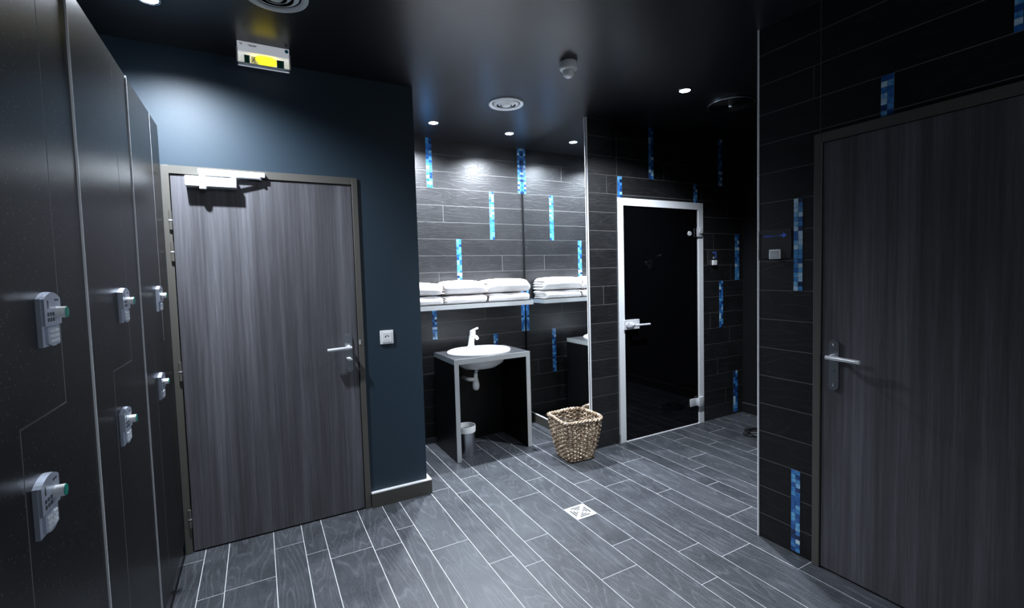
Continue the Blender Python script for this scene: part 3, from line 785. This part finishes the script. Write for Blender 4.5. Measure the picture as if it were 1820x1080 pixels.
# add exact corners by snapping the nearest outer samples
for cxn in ((CX0+ox, CY0+oy), (CX1+ox, CY0+oy), (CX1+ox, CY1+oy), (CX0+ox, CY1+oy)):
    j = min(range(n), key=lambda i: (outer[i][0]-cxn[0])**2+(outer[i][1]-cxn[1])**2); outer[j] = cxn
vt = [[m.bm.verts.new((p[0], p[1], z)) for p in ring] for ring in (outer, inner) for z in (CT, CT-0.04)]
fs = []; es = []
for i in range(n):
    j = (i+1) % n
    fs.append(m.bm.faces.new((vt[0][i], vt[0][j], vt[2][j], vt[2][i])))
    fs.append(m.bm.faces.new((vt[1][i], vt[3][i], vt[3][j], vt[1][j])))
    fs.append(m.bm.faces.new((vt[2][i], vt[2][j], vt[3][j], vt[3][i])))
    es.append(m.bm.faces.new((vt[0][i], vt[1][i], vt[1][j], vt[0][j])))
m.faces(fs, M['counter']); m.faces(es, M['counteredge'])
m.build('countertop', ws)
m = MB(); m.box((CX0+ox, CY0+oy-0.004, CT-0.041), (CX1+ox, CY0+oy, CT+0.0005), M['counteredge']); m.build('front_edge', ws)
for a, b in ((CX0, CX0+0.037), (CX1-0.037, CX1)):
    m = MB(); m.box((a+ox, CY0+oy, 0.002), (b+ox, CY1+oy, CT-0.04), M['black']); sp = m.build('side_panel', ws)
    m = MB(); m.box((a+ox, CY0+oy-0.004, 0.002), (b+ox, CY0+oy, CT-0.041), M['counteredge']); m.build('front_edge', sp)
m = MB(); m.box((CX0+0.037+ox, CY1+oy-0.02, 0.002), (CX1-0.037+ox, CY1+oy, CT-0.04), M['black']); m.build('back_panel', ws)

# washbasin
bs = tag(empty('washbasin', (BC[0], BC[1], CT)), 'white oval drop-in washbasin set in the black washstand', 'washbasin')
prof = [(1.0, 0.001), (1.005, 0.008), (1.0, 0.016), (0.975, 0.021), (0.93, 0.022), (0.87, 0.018), (0.83, 0.006), (0.79, -0.03), (0.70, -0.08), (0.5, -0.115), (0.2, -0.128), (0.06, -0.13)]
outp = [(0.06, -0.142), (0.22, -0.14), (0.54, -0.127), (0.75, -0.09), (0.83, -0.04), (0.86, 0.0), (1.0, 0.001)]
m = MB(); n = 72; rings = []
for q, (s_, z) in enumerate(prof + outp):
    ring = []
    for i in range(n):
        a = 2*PI*i/n; x = BA*s_*math.cos(a); y = BB*s_*math.sin(a)
        if 5 < q < 17: # bowl opening shifted to the front, leaving a tap ledge at the back
            y = y*0.86 - 0.018
        ring.append(m.bm.verts.new((x, y, z)))
    rings.append(ring)
fs = []
for A, B in zip(rings[:-1], rings[1:]):
    for i in range(n): fs.append(m.bm.faces.new((A[i], A[(i+1) % n], B[(i+1) % n], B[i])))
m.faces(fs, M['china'], 0.5, True)
bo = m.build('bowl', bs)
m = MB(); m.lathe([(0.03, -0.1225), (0.026, -0.119), (0.012, -0.12), (0, -0.121)], M['chrome'], n=20, c=(0, -0.018, 0)); m.build('drain_fitting', bs)
# tap
tp = tag(empty('mixer_tap', (1.63, 3.825, CT+0.0215)), 'chrome single lever mixer tap on the back rim of the washbasin', 'tap')
m = MB()
m.lathe([(0, 0), (0.029, 0.0), (0.029, 0.006), (0.025, 0.012)], M['bright'], n=24)
pts = [(0, 0, 0.008), (0, -0.006, 0.04), (0, -0.018, 0.075), (0, -0.034, 0.105)]
m.tube(pts, 0.022, M['bright'], n=20, radii=[0.025, 0.0225, 0.0215, 0.022])
m.tube([(0, -0.02, 0.082), (0, -0.06, 0.092), (0, -0.105, 0.088), (0, -0.122, 0.078)], 0.014, M['bright'], n=16, radii=[0.018, 0.0155, 0.0135, 0.0125])
sharp(m.build('body', tp), 50)
m = MB()
m.lathe([(0.022, 0), (0.0235, 0.012), (0.02, 0.026), (0, 0.031)], M['bright'], n=22, mtx=T(0, -0.033, 0.105) @ Matrix.Rotation(math.radians(20), 4, 'X'))
m.tube([(0, -0.045, 0.134), (0.004, -0.08, 0.148), (0.006, -0.115, 0.158)], 0.008, M['bright'], n=12, radii=[0.011, 0.008, 0.0085])
sharp(m.build('lever', tp), 50)
tp.scale = (1.15, 1.15, 1.12)
# trap
tr = tag(empty('bottle_trap', (1.575, 3.62, 0.0)), 'white plastic bottle trap hanging under the washbasin', 'trap')
zb = CT-0.142
m = MB(); m.lathe([(0.026, 0.0), (0.028, -0.01), (0.02, -0.022), (0.016, -0.03)], M['steel'], n=22, c=(0, 0, zb)); m.build('waste_fitting', tr)
m = MB(); m.lathe([(0.0165, 0.0), (0.0165, -0.05), (0.022, -0.052), (0.022, -0.066), (0.0175, -0.068), (0.0175, -0.075)], M['plastic'], n=22, c=(0, 0, zb-0.03)); m.build('tail_pipe', tr)
m = MB(); m.lathe([(0.0, 0.0), (0.024, 0.0), (0.027, -0.006), (0.027, -0.02), (0.03, -0.022), (0.03, -0.04), (0.027, -0.058), (0.018, -0.072), (0, -0.076)], M['plastic'], n=24, c=(0, 0, zb-0.1)); m.build('trap_bottle', tr)
m = MB(); m.tube([(-0.015, 0, zb-0.082), (-0.05, 0.02, zb-0.082), (-0.06, 0.12, zb-0.082), (-0.06, 0.234, zb-0.082)], 0.0155, M['plastic'], n=14); m.build('outlet_pipe', tr)

# ------------------------------------------------------------------ bin
bn = tag(empty('waste_bin', (1.44, 3.54, 0)), 'small steel waste bin with a white rim under the washstand', 'bin')
m = MB(); m.lathe([(0, 0.003), (0.064, 0.003), (0.067, 0.0), (0.069, 0.006), (0.073, 0.205), (0.070, 0.205), (0.066, 0.008), (0, 0.008)], M['steel'], n=40); sharp(m.build('body', bn))
m = MB(); m.lathe([(0.074, 0.195), (0.0775, 0.195), (0.079, 0.235), (0.077, 0.245), (0.073, 0.245), (0.071, 0.2)], M['plastic'], n=40); sharp(m.build('rim', bn))

# ------------------------------------------------------------------ wicker basket
bk = tag(empty('wicker_basket', (2.165, 3.035, 0), math.radians(-4)), 'square woven wicker basket on the floor in front of the mirror', 'basket')
def outline(h, n):
    """rounded square cross-section at relative height h: n points"""
    half = 0.110 + (0.170-0.110)*h + 0.006*math.sin(PI*h); r = half*0.38; pts = []
    per = 8*(half-r) + 2*PI*r
    for i in range(n):
        s_ = per*i/n; side = 2*(half-r); arc = PI*r/2
        k = int(s_//(side+arc)) % 4; t = s_ - k*(side+arc)
        if t < side: p = Vector((half, -(half-r)+t)); nn = Vector((1, 0))
        else:
            a = (t-side)/r; p = Vector((half-r+r*math.cos(a), half-r+r*math.sin(a))); nn = Vector((math.cos(a), math.sin(a)))
        c, q = math.cos(k*PI/2), math.sin(k*PI/2)
        pts.append((Vector((p.x*c-p.y*q, p.x*q+p.y*c)), Vector((nn.x*c-nn.y*q, nn.x*q+nn.y*c))))
    return pts
HB = 0.322; NS = 34; NP = NS*6
wv = MB(); NR = 20
for row in range(NR):
    h = (row+0.7)/NR; ol = outline(h, NP); z0 = HB*h*0.985
    base = []
    for i, (p, nn) in enumerate(ol):
        ph = PI*i/4*1.0 + (PI if row % 2 else 0)
        off = 0.0068*math.sin(PI*i*NS/NP + (PI if row % 2 else 0)) + random.uniform(-0.0008, 0.0008)
        q = p + nn*off
        base.append((q.x, q.y, z0 + random.uniform(-0.0012, 0.0012)))
    rad = 0.0063*random.uniform(0.92, 1.08)
    if 15 <= row <= 16:   # hand hole in the back side: leave a gap of strands
        keep = [i for i in range(NP) if not (base[i][1] > 0.10 and -0.085 < base[i][0] < -0.015)]
        # rotate so that the run is continuous
        st = next(j for j in range(len(keep)) if keep[j] - keep[j-1] not in (1, -(NP-1)))
        run = keep[st:] + keep[:st]
        wv.tube([base[i] for i in run], rad, M['wicker'], n=6, tint=random.random())
    else:
        wv.tube(base, rad, M['wicker'], n=6, closed=True, tint=random.random())
wv.build('woven_sides', bk)
st = MB()
for k in range(NS):
    pts = []
    for q in range(6):
        h = q/5; p, nn = outline(h, NS)[k]; pts.append((p.x, p.y, 0.004+h*(HB-0.004)))
    st.tube(pts, 0.0042, M['wicker'], n=6)
st.build('stakes', bk)
rm = MB(); ol = outline(1.0, 120)
for ph in (0, 2*PI/3, 4*PI/3):
    pts = []
    for i, (p, nn) in enumerate(ol):
        a = 2*PI*i*14/120 + ph
        wav = 0.006*math.sin(2*PI*i/30+0.5)
        q = p + nn*0.0085*math.cos(a); pts.append((q.x, q.y, HB+0.004+wav*0.6+0.0075*math.sin(a)))
    rm.tube(pts, 0.0068, M['wicker'], n=7, closed=True)
rm.build('braided_rim', bk)
bb = MB()
for ph in (0, PI):
    pts = []
    for i, (p, nn) in enumerate(outline(0.0, 100)):
        a = 2*PI*i*14/100 + ph; q = p + nn*(0.003+0.005*math.cos(a)); pts.append((q.x, q.y, 0.0105+0.0045*math.sin(a)))
    bb.tube(pts, 0.0058, M['wicker'], n=6, closed=True)
bb.box((-0.1, -0.1, 0.008), (0.1, 0.1, 0.016), M['wicker'])
bb.build('base', bk)

# ------------------------------------------------------------------ floor drain
fd = tag(empty('floor_drain', (1.670, 2.300, 0.0)), 'square pale metal drain grate set in the floor tiles', 'drain')
m = MB(); m.box((-0.070, -0.072, -0.002), (0.070, 0.072, 0.0015), M['whitealu']); m.build('grate', fd)
m = MB()
for r_, hl in ((0.051, 0.036), (0.036, 0.022), (0.021, 0.008)):
    for k in range(4):
        R_ = Matrix.Rotation(k*PI/2, 4, 'Z')
        m.box((-hl, r_-0.0045, 0.0014), (hl, r_+0.0045, 0.002), M['black'], mtx=R_)
m.build('slots', fd)

# ------------------------------------------------------------------ cable coil by the right wall
cc = tag(empty('cable_coil', (3.80, 2.57, 0)), 'loose coil of black cable lying on the floor behind the right wall corner', 'cable')
m = MB(); pts = []
for i in range(150):
    t = i/149; a = 2*PI*3.1*t + 2.4; r_ = 0.105 + 0.022*math.sin(5.1*t*2*PI+1) - 0.03*t
    pts.append((r_*math.cos(a)+0.015*math.sin(9*t), r_*0.85*math.sin(a), 0.0065 + 0.028*t + 0.003*math.sin(17*t)))
m.tube(pts, 0.0062, M['cable'], n=8); m.build('cable', cc)

# ------------------------------------------------------------------ lights
COOL = (0.82, 0.9, 1.0)
def spot(name, x, y, power, ang=150, blend=0.9, z=H-0.012, rad=0.03, target=None, col=COOL):
    d = bpy.data.lights.new(name, 'SPOT'); d.energy = power; d.spot_size = math.radians(ang); d.spot_blend = blend
    d.shadow_soft_size = rad; d.color = col
    o = bpy.data.objects.new(name, d); COL.objects.link(o); o.location = (x, y, z)
    if target: o.rotation_euler = (Vector(target)-Vector((x, y, z))).to_track_quat('-Z', 'Y').to_euler()
    return o
P = 300
spot('alcove_lamp_left', 1.302, 3.68, P*1.3)
spot('alcove_lamp_right', 1.999, 3.69, P*1.3)
spot('shower_lamp', 2.645, 2.325, P*1.2, ang=140, blend=1.0)
spot('locker_lamp', -0.352, 2.59, P*1.2, ang=146, blend=1.0, target=(-0.3, 2.75, 0.0))
spot('alcove_fill', 0.55, 0.7, 75, ang=44, blend=0.7, target=(1.95, 3.3, 0.6))  # added fill spot toward basket and washstand, no known fixture
spot('door_fill', 0.35, 0.5, 22, ang=62, blend=0.6, target=(0.1, 3.05, 0.7))  # added fill spot to brighten the grey door
spot('room_lamp', 0.6, 0.9, 12, ang=110)
d = bpy.data.lights.new('rear_fill', 'POINT'); d.energy = 36; d.color = COOL; d.shadow_soft_size = 0.12  # added fill light behind the viewpoint, stands for no real lamp
o = bpy.data.objects.new('rear_fill', d); COL.objects.link(o); o.location = (1.95, -1.15, 1.6)

# ------------------------------------------------------------------ camera
f, yaw, pitch, roll, h, px, py = 836.1293, 0.5033, 0.0528, -0.0271, 1.4726, 8.8167, -10.0514
fw = Vector((math.sin(yaw)*math.cos(pitch), math.cos(yaw)*math.cos(pitch), -math.sin(pitch)))
r0 = Vector((math.cos(yaw), -math.sin(yaw), 0)); u0 = r0.cross(fw)
c, s_ = math.cos(roll), math.sin(roll)
r1 = r0*c + u0*s_; u1 = u0*c - r0*s_
cam = bpy.data.cameras.new('Camera'); co = bpy.data.objects.new('Camera', cam); COL.objects.link(co)
cam.sensor_fit = 'HORIZONTAL'; cam.sensor_width = 36; cam.lens = 36*f/1820
cam.shift_x = -px/1820; cam.shift_y = py/1820
cam.clip_start = 0.02
co.matrix_world = Matrix(((r1.x, u1.x, -fw.x, 0), (r1.y, u1.y, -fw.y, 0), (r1.z, u1.z, -fw.z, h), (0, 0, 0, 1)))
S.camera = co
